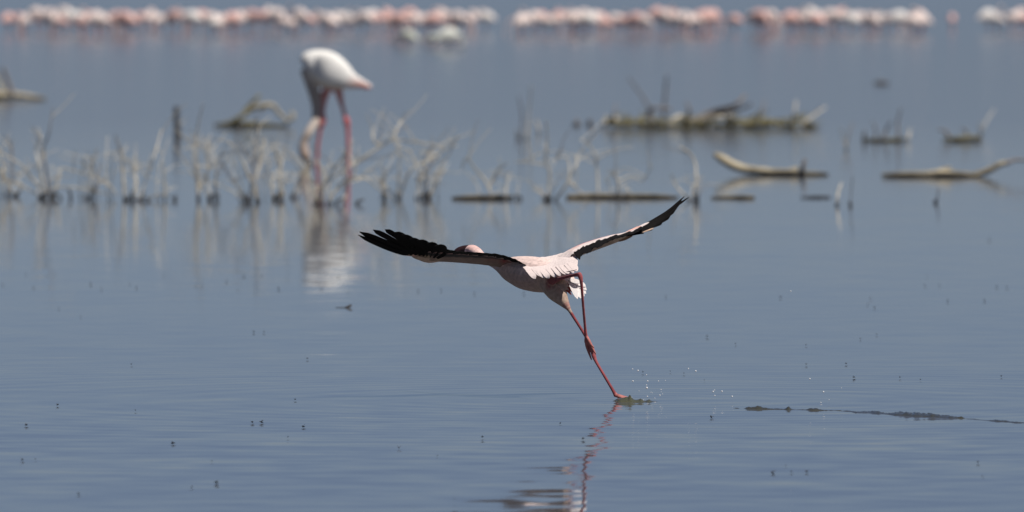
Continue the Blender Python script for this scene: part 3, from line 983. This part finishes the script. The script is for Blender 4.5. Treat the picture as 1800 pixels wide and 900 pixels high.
shrub((562, 360), [[(560, 366), (562, 340), (590, 292), (612, 268)], [(556, 364), (546, 320), (540, 282)], [(572, 356), (600, 322), (638, 312), (668, 334), (690, 350)], [(566, 362), (570, 318), (560, 292)],
                   [(585, 352), (578, 320), (604, 300), (628, 284)], [(600, 350), (612, 322), (606, 290)], [(550, 352), (556, 330), (540, 308)]],
      'thick tangle of pale twigs directly before the white flamingo legs', R, stumps=((560, 356, .12), (556, 350, .08), (592, 352, .09), (628, 344, .06), (634, 342, .06)), extra=3)
shrub((682, 350), [[(694, 354), (682, 330), (654, 312), (612, 322)], [(676, 354), (672, 330), (668, 316)], [(702, 348), (710, 322), (732, 290), (768, 281)], [(738, 290), (782, 264), (806, 240)],
                   [(698, 350), (702, 300), (700, 262), (690, 246)], [(628, 284), (668, 258), (690, 245), (722, 249), (762, 254), (782, 264)], [(668, 256), (656, 246), (655, 222)], [(692, 244), (698, 226), (708, 208)]],
      'broad dead shrub with a long arched branch to the right of the white flamingo', R, stumps=((676, 352, .11), (680, 350, .09), (699, 350, .08)), extra=2)
shrub((746, 350), [[(740, 354), (738, 330), (728, 306)], [(748, 354), (750, 316), (744, 282), (760, 258)], [(752, 352), (768, 308), (790, 270), (804, 238)], [(746, 330), (722, 268), (704, 262)], [(756, 350), (764, 328), (782, 300)]],
      'dead shrub with dark stems reaching up to the right, last of the dense row', R, dark=(1,), stumps=((738, 352, .09), (746, 348, .10), (754, 347, .10)), extra=2)
shrub((866, 350), [[(868, 352), (856, 322), (836, 298), (820, 278), (812, 296)], [(860, 330), (872, 304), (892, 286)], [(906, 352), (912, 322)]],
      'bare twig with a drooping tip rising from behind the short thin log', R, stumps=((908, 346, .05), (916, 346, .05)), rad=.0052)
shrub((966, 352), [[(962, 356), (966, 306), (960, 282), (962, 250), (960, 212)], [(962, 292), (935, 286), (906, 284)], [(970, 354), (1000, 316), (996, 276), (966, 284)], [(998, 318), (1012, 330), (1034, 348)],
                   [(1000, 314), (1010, 296), (1016, 270)]],
      'crooked pale dead branch with a level side arm left of the long thin log', R, stumps=((960, 350, .08), (966, 350, .07), (976, 354, .05)), rad=.0056, extra=1)
shrub((1080, 350), [[(1082, 352), (1086, 322), (1074, 300)], [(1086, 318), (1110, 309), (1130, 318), (1146, 290)], [(1052, 350), (1050, 300), (1050, 280), (1086, 262), (1114, 258)], [(1050, 280), (1036, 254), (1020, 246)]],
      'thin dead twigs standing behind the long thin log', R, dark=(0,), stumps=((1070, 354, .04), (1092, 354, .04)), rad=.0045)
shrub((1222, 354), [[(1220, 362), (1224, 310), (1218, 276), (1194, 256)], [(1222, 350), (1204, 344), (1188, 326), (1180, 305)]],
      'tall curved pale stem beside the raised wing tip of the flying flamingo', R, stumps=((1220, 356, .08), (1226, 350, .08)), rad=.0068)
shrub((1471, 362), [[(1470, 366), (1473, 340), (1479, 322)]], 'short pale stake with a dark wet foot, the left of two under the curved log', R, stumps=((1470, 360, .05),), name='snag', cat='snag', rad=.007)
shrub((1495, 362), [[(1495, 366), (1496, 340), (1499, 310)]], 'faint thin stake with a dark wet foot, the right of two under the curved log', R, dark=(0,), stumps=((1495, 361, .045),), name='snag', cat='snag', rad=.004)
shrub((1645, 358), [[(1646, 360), (1650, 328)]], 'small dark stake in open water below the right hand log', R, dark=(0,), stumps=((1644, 357, .04),), name='snag', cat='snag', rad=.005)
shrub((1488, 264), [[(1490, 268), (1482, 240), (1478, 224)], [(1486, 264), (1492, 236), (1500, 214)]], 'pale forked twig standing between the debris raft and the small debris clump', R, dark=(1,), name='snag', cat='snag', rad=.006)
shrub((1726, 240), [[(1722, 246), (1730, 220), (1748, 192)], [(1724, 244), (1722, 214)]], 'pale leaning twig above the small brush pile near the right picture edge', R, name='snag', cat='snag', rad=.007)
shrub((918, 245), [[(914, 252), (918, 210), (912, 170)], [(924, 250), (930, 200), (934, 150)], [(910, 250), (908, 226)]], 'faint cluster of grey stems standing far behind the dead shrubs', R, dark=(0, 2), stumps=((914, 246, .12), (926, 246, .1)), name='snag', cat='snag', rad=.007)
shrub((946, 236), [[(948, 240), (946, 222), (942, 210)]], 'short whitish stub in the water beside the faint grey stems', R, name='snag', cat='snag', rad=.013)
shrub((1130, 198), [[(1150, 206), (1128, 168), (1104, 136)], [(1166, 206), (1170, 160), (1172, 132)]], 'leaning grey stem sticking up behind the floating debris raft', R, dark=(0, 1), name='snag', cat='snag', rad=.013)
# the dark post
b = wat(312, 240)
ro = root('post', b, 'short dark wooden post standing alone in the water', 'post')
V, Fc, _ = tube([b + Vector((0, 0, -.1)), b + Vector((.0, 0, .05)), b + Vector((-.008, 0, .14)), b + Vector((-.005, 0, .225)), b + Vector((-.004, 0, .235))], .028, .02, seg=10, R=R, jitter=.12)
mesh_obj('post_shaft', V, Fc, M_STUMP, ro)
V, Fc, _ = tube([b + Vector((.02, 0, .10)), b + Vector((.045, 0, .12)), b + Vector((.07, 0, .15))], .007, .004, R=R, jitter=.1)
mesh_obj('side_stub', V, Fc, M_TWIG, ro)


def log(pts, y_w, radii, label, R, mat=None, branches=(), name='driftwood_log', seg=12, cat='log'):
    """Driftwood floating: pts traced along its axis, y_w the row where it meets the water."""
    mid = pts[len(pts) // 2]
    b = wat(mid[0], y_w)
    r = root(name, b, label, cat)
    s = b.y / F
    st = [(at(x, y, b.y + (d if True else 0)), rr * s, rr * s * .9) for (x, y, d), rr in zip(pts, radii)]
    V, Fc, _ = loft(st, sub=5, seg=seg)
    V = [v + Vector((noise.noise(v * 9), noise.noise(v * 9 + Vector((7, 0, 0))), noise.noise(v * 9 + Vector((0, 7, 0))))) * (.22 * sum(radii) / len(radii) * s) for v in V]
    mesh_obj('trunk', V, Fc, mat or M_LOG, r)
    for pl, r0, r1, m in branches:
        V, Fc, _ = tube([at(x, y, b.y + R.uniform(-.03, .03)) for x, y in pl], r0 * s, r1 * s, R=R, jitter=.15, seg=8)
        mesh_obj('branch', V, Fc, m, r)
    return r


log([(1257, 272, .1), (1268, 279, .08), (1290, 291, .05), (1320, 299, .02), (1360, 302, 0), (1400, 304, 0), (1430, 305, 0), (1456, 307, 0)], 308, [5, 8, 9, 8.5, 7, 6, 4.5, 2.5],
    'pale curved driftwood log with one end swept up out of the water', R, branches=(([(1410, 304), (1412, 292), (1415, 280)], 4.5, 3, M_DARKTWIG), ([(1385, 302), (1396, 296), (1404, 295)], 3, 2, M_LOG)))
log([(1550, 307, 0), (1580, 307, 0), (1620, 307, 0), (1655, 305, 0), (1690, 307, 0), (1722, 308, 0)], 311, [3, 5, 6.5, 8, 6.5, 4],
    'dark waterlogged log with a pale bent branch rising at the right picture edge', R,
    branches=(([(1706, 309), (1735, 301), (1758, 289), (1772, 286)], 5.5, 4.5, M_LOG), ([(1768, 287), (1786, 281), (1812, 283)], 4, 2, M_DARKTWIG), ([(1640, 304), (1660, 297), (1672, 295)], 4, 2, M_LOG)))
log([(795, 349, 0), (820, 347, .02), (850, 346.5, .03), (880, 346, .02), (902, 346, 0)], 350, [3, 4.5, 4.5, 4.5, 3], 'short thin floating log left of the long thin one', R)
log([(996, 346, 0), (1030, 345, .03), (1080, 344.5, .04), (1130, 344.5, .03), (1170, 345.5, 0), (1192, 347, 0)], 348.5, [3.5, 6, 5.5, 5, 4, 2], 'long thin floating log behind the flying flamingo', R, mat=M_LOG)
log([(1250, 347, 0), (1280, 346.5, .02), (1305, 346.5, 0), (1326, 346.5, 0)], 349, [1.5, 3, 4, 3], 'small floating stick below the curved log', R)
log([(1408, 346, 0), (1435, 345.5, .02), (1460, 346, 0)], 348, [1.2, 2.2, 1.5], 'barely floating grey stick below the stub of the curved log', R, mat=M_DARKTWIG)
log([(-30, 170, 0), (0, 168, 0), (30, 168, 0), (55, 171, 0), (80, 174, 0)], 176, [9, 9, 7, 5, 2.5], 'weathered log with upright branches at the upper left picture edge', R,
    branches=(([(22, 168), (14, 145), (4, 120)], 6, 3, M_DARKTWIG), ([(8, 170), (0, 150), (-10, 128)], 5, 3, M_LOG)))
log([(376, 220, 0), (400, 218, 0), (430, 218, 0), (470, 220, 0), (505, 221, 0)], 223, [2, 5, 6, 4, 3], 'floating branch tangle arching over the water left of the white flamingo', R, mat=M_WEED, name='branch_tangle', cat='branch',
    branches=(([(400, 219), (425, 204), (445, 190), (470, 188)], 4.5, 4, M_WEED), ([(430, 196), (452, 172), (456, 168)], 4, 2, M_WEED), ([(440, 190), (475, 184), (490, 198), (505, 212)], 4, 3, M_LOG), ([(505, 214), (516, 206), (512, 196)], 4, 2, M_LOG)))
log([(1516, 245, 0), (1545, 247, 0), (1575, 246, 0), (1594, 245, 0)], 249, [2, 4, 4, 2], 'small heap of floating brush with thin stems sticking up', R, mat=M_WEED, name='brush_heap', cat='brush',
    branches=(([(1518, 248), (1520, 230)], 3, 2, M_DARKTWIG), ([(1550, 246), (1560, 225), (1566, 212)], 2.5, 1, M_DARKTWIG), ([(1580, 246), (1578, 215), (1584, 190)], 2.5, 1.2, M_DARKTWIG), ([(1596, 246), (1600, 226)], 2.5, 1.2, M_TWIG), ([(1540, 246), (1538, 222), (1532, 214)], 2, 1, M_DARKTWIG)))
log([(1656, 246, 0), (1680, 244, 0), (1705, 243, 0), (1724, 244, 0)], 249, [2, 5, 6, 5], 'compact brush heap floating between the small heap and the right picture edge', R, mat=M_WEED, name='brush_heap', cat='brush',
    branches=(([(1668, 246), (1664, 232), (1650, 228)], 3, 2, M_DARKTWIG), ([(1700, 243), (1698, 230), (1690, 226)], 2.5, 1.5, M_DARKTWIG)))
log([(1536, 146, 0), (1550, 145, 0), (1562, 146, 0)], 149, [2, 4, 2], 'small reddish brown scrap of driftwood far out in open water', R, mat=M_DARKTWIG)

# the long floating raft of sticks and weed
b = wat(1240, 226)
raft = root('debris_raft', b, 'long floating raft of olive brown sticks and weed with branches jutting up', 'debris')
s = b.y / F
for pts, rr in (([(1062, 216), (1090, 216), (1120, 216), (1160, 221)], (4.5, 6, 5, 3)), ([(1130, 221), (1180, 220), (1230, 221), (1280, 221)], (2.5, 4, 4, 3)),
                ([(1250, 222), (1300, 219), (1350, 218), (1400, 219), (1424, 220)], (2.5, 4, 4.5, 4, 2.5)), ([(1414, 220), (1428, 223), (1434, 236)], (4, 4, 3))):
    V, Fc, _ = loft([(at(x, y, b.y + R.uniform(-.05, .05)), q * s, q * s) for (x, y), q in zip(pts, rr)], sub=5, seg=12)
    V = [v + Vector((noise.noise(v * 7), noise.noise(v * 7 + Vector((7, 0, 0))), noise.noise(v * 7 + Vector((0, 7, 0))))) * (6 * s) for v in V]
    mesh_obj('branch', V, Fc, M_WEED, raft)
for pts, r0, r1, m in (([(1150, 218), (1140, 198), (1150, 190), (1180, 192)], 4, 2.5, M_DARKTWIG), ([(1200, 222), (1212, 196), (1206, 180)], 4, 2, M_DARKTWIG), ([(1215, 215), (1250, 196), (1290, 186), (1310, 168)], 5, 3, M_DARKTWIG),
                       ([(1225, 214), (1262, 200), (1300, 192), (1322, 182)], 4, 2, M_DARKTWIG), ([(1178, 220), (1192, 205), (1220, 212)], 4, 3, M_TWIG), ([(1236, 214), (1265, 206), (1290, 205)], 4, 3, M_TWIG),
                       ([(1330, 216), (1340, 196), (1344, 176)], 2.5, 1.2, M_DARKTWIG), ([(1390, 216), (1396, 200), (1400, 178)], 2.5, 1.5, M_TWIG), ([(1078, 214), (1080, 196), (1084, 180)], 2.5, 1, M_DARKTWIG),
                       ([(1410, 218), (1440, 196), (1452, 188)], 2, 1, M_TWIG), ([(1062, 220), (1070, 212), (1084, 208)], 5, 4, M_TWIG)):
    V, Fc, _ = tube([at(x, y, b.y + R.uniform(-.15, .15)) for x, y in pts], r0 * s, r1 * s, R=R, jitter=.15, seg=7)
    mesh_obj('branch', V, Fc, m, raft)
tw = []
for k in range(260):
    x = R.uniform(1060, 1424); y = R.uniform(206, 226) + abs(x - 1110) * .01
    a = R.gauss(0, .55); ln = R.uniform(8, 34)
    d = R.uniform(-.2, .2)
    tw.append(tube([at(x, y, b.y + d), at(x + ln * .5 * math.cos(a), y + ln * .4 * math.sin(a) - 2, b.y + d + R.uniform(-.05, .05)), at(x + ln * math.cos(a), y + ln * math.sin(a) * .8, b.y + d)], R.uniform(.8, 1.8) * s, .6 * s, seg=5, sub=2))
V, Fc, _ = join(tw)
tag(mesh_obj('weed_tangle', V, Fc, M_WEED, raft), kind='stuff')
for xx, dy, nm in ((1012, 218, 'left'), (1035, 218, 'right')):
    q = wat(xx, dy + 3)
    rr_ = root('snag', q, 'small dark stub of wood in the water just off the end of the debris raft' if nm == 'right' else 'faint grey stub of wood, the farther of two off the end of the debris raft', 'snag')
    V, Fc, _ = tube([q + Vector((0, 0, -.04)), q + Vector((.01, 0, .03)), q + Vector((0, 0, .05 if nm == 'right' else .035))], .035, .02, R=R, jitter=.2, seg=8)
    mesh_obj('stump', V, Fc, M_DARKTWIG, rr_)


# ------------------------------------------------------------------ splashes
def churn(x0, y0, x1, y1, peaks, depth, label, mat, seed, amp=1.0):
    """Low ridge of disturbed water along a line, with peaks (px along x, height in px, width in px)."""
    a, b = wat(x0, y0), wat(x1, y1)
    c = (a + b) / 2
    r = root('splash', c, label, 'splash')
    n = max(24, int((x1 - x0) / 2.0)); m = 12
    sc = c.y / F
    dr = (b - a)
    V, Fc = [], []
    for i in range(n + 1):
        f = i / n
        x = x0 + (x1 - x0) * f
        p = a + dr * f
        hh = 0.0
        for (pxx, ph, pw) in peaks: hh += ph * math.exp(-((x - pxx) / pw) ** 2)
        dl = depth * (0.35 + 0.65 * min(1, hh / 6)) * min(1, 8 * f * (1 - f) + .15)
        for j in range(m + 1):
            g = j / m * 2 - 1
            wob = noise.noise(Vector((x * .09 + seed, g * 1.5, seed))) * .55 + noise.noise(Vector((x * .3 + seed, g * 3, 2 + seed))) * .55
            z = max(0, hh * (1 + amp * wob)) * (1 - g * g) ** 1.2 * sc
            V.append(p + Vector((0, g * dl + noise.noise(Vector((x * .05, 9, seed))) * depth * .4, z - 0.0016)))
    for i in range(n):
        for j in range(m):
            q = i * (m + 1) + j
            Fc.append((q, q + m + 1, q + m + 2, q + 1))
    mesh_obj('water_ridge', V, Fc, mat, r)
    return r


r1 = churn(1072, 705, 1162, 706, ((1088, 4.5, 9), (1100, 6.5, 9), (1108, 6, 5), (1118, 3.5, 6), (1127, 5, 5), (1140, 4, 6), (1152, 1.5, 6)), .05, 'splash of clear olive water thrown up round the foot of the flying flamingo', M_SPLASH, 1.3, .7)
churn(975, 701, 1075, 705, ((1000, .8, 20), (1030, .7, 25)), .02, 'thin dark ripple line running left from the splashing foot', M_MUDWATER, 4.1, .3)
churn(1286, 717.5, 1480, 722, ((1295, 1.6, 8), (1318, 4, 8), (1335, 4.5, 12), (1386, 4, 4), (1400, 1.2, 40), (1360, 1.2, 30), (1430, 3, 12), (1465, 1.5, 24)), .05, 'broken line of dark muddy splash nearest the flying flamingo', M_MUDWATER, 7.7, .8)
churn(1470, 722, 1695, 735, ((1490, 1.6, 30), (1520, 1.5, 20), (1545, 3, 16), (1580, 5, 18), (1610, 6, 16), (1640, 5, 16), (1668, 4, 14), (1690, 2, 8)), .11, 'larger patch of churned dark water on the takeoff trail', M_MUDWATER, 2.2, 1.0)
churn(1690, 736, 1830, 745, ((1715, 1.5, 30), (1755, 3, 14), (1785, 2.5, 16), (1815, 2, 12)), .09, 'faint old ripple of the takeoff trail at the right picture edge', M_MUDWATER, 9.2, 1.0)

# water drops in the air
bm = bmesh.new(); bmesh.ops.create_icosphere(bm, subdivisions=2, radius=1)
DV = [v.co.copy() for v in bm.verts]; DF = [tuple(v.index for v in f.verts) for f in bm.faces]; bm.free()
drop_me = None


def drop(x, y, r_px, label, group, dy=0.0):
    global drop_me
    p = at(x, y, Y0 + dy)
    rr = r_px * .8 / PXM
    if drop_me is None:
        o = mesh_obj('water_drop', DV, DF, M_DROP); drop_me = o
    else:
        o = drop_me.copy(); COL.objects.link(o)
    o.location = p
    o.scale = (rr, rr, rr * 1.15)
    tag(o, label, 'water drop', group)


L1 = ('bright water drop flung up above the splashing foot', 'drops above the splashing foot')
for x, y, q in ((1112, 649, 1.3), (1121.5, 651.5, 1.7), (1112.5, 670, 1.7), (1136.5, 659, 1.2), (1138.5, 670, 1.6), (1137, 682, 2.3), (1157.5, 670, 1.2), (1162, 685, 1.2), (1138, 697, 1.4), (1160, 695, 1.5), (1151, 700, 1.1), (1157, 707, 2.0),
                (1136.5, 677, 1.2), (1146, 705, 1.3), (1126, 707, 2.0), (1131, 704.5, 2.2), (1142, 706, 1.6), (1169.5, 669, .9)):
    drop(x, y, q, *L1)
for k in range(7):
    drop(R.uniform(1102, 1168), 706 - abs(R.gauss(0, 13)), R.uniform(.6, 1.5), *L1, dy=R.uniform(-.1, .1))
L2 = ('small bright water drop in the air between the splashing foot and the trail', 'drops between foot and trail')
for x, y, q in ((1253.5, 688.5, 1.8), (1256, 686, 1.2), (1269, 688, 1.8), (1256.5, 695.5, 1.3), (1287, 697, 1.6), (1210, 648, 1.4), (1223, 652.5, 1.8), (1272, 716, 1.3)):
    drop(x, y, q, *L2, dy=-.1)
L3 = ('small bright water drop in the air over the muddy trail', 'drops over the trail')
for x, y, q in ((1423.5, 666, 1.6), (1447.5, 689, 1.8), (1443, 708, 1.2), (1457, 703, 1.0), (1440, 717, 2.0), (1436, 716, 1.3), (1479, 682, .9), (1607, 731, 1.6), (1345, 723, 1.3), (1390, 512, 1.3)):
    drop(x, y, q, *L3, dy=-.3)

# ------------------------------------------------------------------ lake flies just above the water, and floating specks
fr = root('lake_fly', (0, 0, 0), 'tiny dark lake fly hovering just above the calm water', 'fly', 'lake flies over the near water')
V, Fc, _ = loft([((-.0045, 0, 0), .0006, .0006), ((-.002, 0, 0), .0015, .0015), ((.0008, 0, .0004), .0016, .0018), ((.0026, 0, .0006), .0009, .0009), ((.0038, 0, .0005), .0012, .0012), ((.0048, 0, .0003), .0004, .0004)], sub=2, seg=8)
mesh_obj('body', V, Fc, M_FLY, fr)
for sgn in (-1, 1):
    V, Fc = blade((.001, .0008 * sgn, .0018), (-.0012, .0032 * sgn, .0034), (-.0030, .0052 * sgn, .0042), (.0012, .0006 * sgn, 0), n=4, thick=.0002)
    mesh_obj('wing', V, Fc, M_FLYWING, fr)
first = True
flies = [(101, 711.5, 1.6), (46, 747, 1.8), (39, 808, 1.8), (304, 779, 2.0), (238, 721, .9), (443, 742, 1.4), (459.5, 742, 2.0), (533.5, 750, 1.9), (519, 702, 1.1), (506, 768, 1.2), (337, 856, 1.3), (380, 848, 1.8), (138, 868, 1.6),
         (62, 807, .8), (372, 811, .9), (848, 768, 1.3), (985, 744, 1.2), (1025, 771, 1.5), (701, 787, 1.7), (769, 801, .9), (1358, 831, 2.2), (1418, 829, 1.8), (1391, 829, 1.0), (1719, 812, 1.5), (1381, 818, 1.0), (1727, 837, .8),
         (1760, 661, 1.5), (1501, 663, 1.5), (1487, 639, 1.3), (1582, 663, 1.1), (1618, 667, 1.1), (1417, 640, 1.4), (1250, 733, 2.0), (1202, 656, 1.1), (1130, 654, 1.2), (1238, 668, 1.0), (1178, 652, .9), (1243, 591, 1.5), (1293, 604, 1.3),
         (1417, 606, 1.2), (1512, 595, 1.3), (1541, 587, 1.1), (446, 583, 1.6), (464, 583, 1.1), (231, 640, 1.4), (540, 630, 1.3), (103, 541, 1.1), (142, 556, 1.0), (1666, 528, 1.7), (1730, 528, 2.2), (1372, 522, 1.7), (1170, 521, 1.5), (1530, 524, 1.6),
         (1626, 501, 1.6), (1651, 501, 1.6), (1752, 503, 1.6), (1770, 504, 1.5), (1629, 484, 1.3), (1739, 420, 2.0), (1537, 540, 1.4), (1525, 534, 1.3), (240, 505, 1.7), (159, 498, 1.6), (59, 505, 1.4), (5, 500, 1.4), (97, 481, 1.4), (46, 481, 1.2), (228, 498, 1.2),
         (429, 484, 1.8), (460, 484, 1.5), (398, 493, 1.4), (490, 507, 1.8), (565, 507, 1.6), (612, 513, 1.4), (595, 485, 1.5), (418, 510, 1.4), (344, 501, 1.3), (355, 502, 1.2), (178, 507, 1.2), (288, 483, 1.1), (735, 510, 1.5), (775, 509, 1.3), (834, 515, 1.6), (921, 515, 1.6), (1000, 508, 1.2)]
for x, y, q in flies:
    o = fr if first else copy_tree(fr)
    first = False
    b = wat(x, y + 2.2)
    o.location = (b.x, b.y, 2.2 * b.y / F)
    o.rotation_euler = (R.uniform(-.4, .4), R.uniform(-.6, .2), R.uniform(0, 6.28))
    o.scale = (q * .6,) * 3
b = wat(613, 541)
r2 = root('floating_leaf', b, 'dark curled scrap of leaf floating below the left wing', 'leaf')
V, Fc = blade(b + Vector((-.014, 0, .001)), b + Vector((0, 0, .004)), b + Vector((.012, 0, .012)), Vector((0, .012, .004)), n=6, camber=.4)
mesh_obj('leaf_blade', V, Fc, M_STUMP, r2)
V, Fc, _ = tube([b + Vector((-.012, 0, .002)), b + Vector((-.03, 0, .001)), b + Vector((-.05, 0, .0015))], .0012, .0008, seg=5)
mesh_obj('leaf_stalk', V, Fc, M_STUMP, r2)
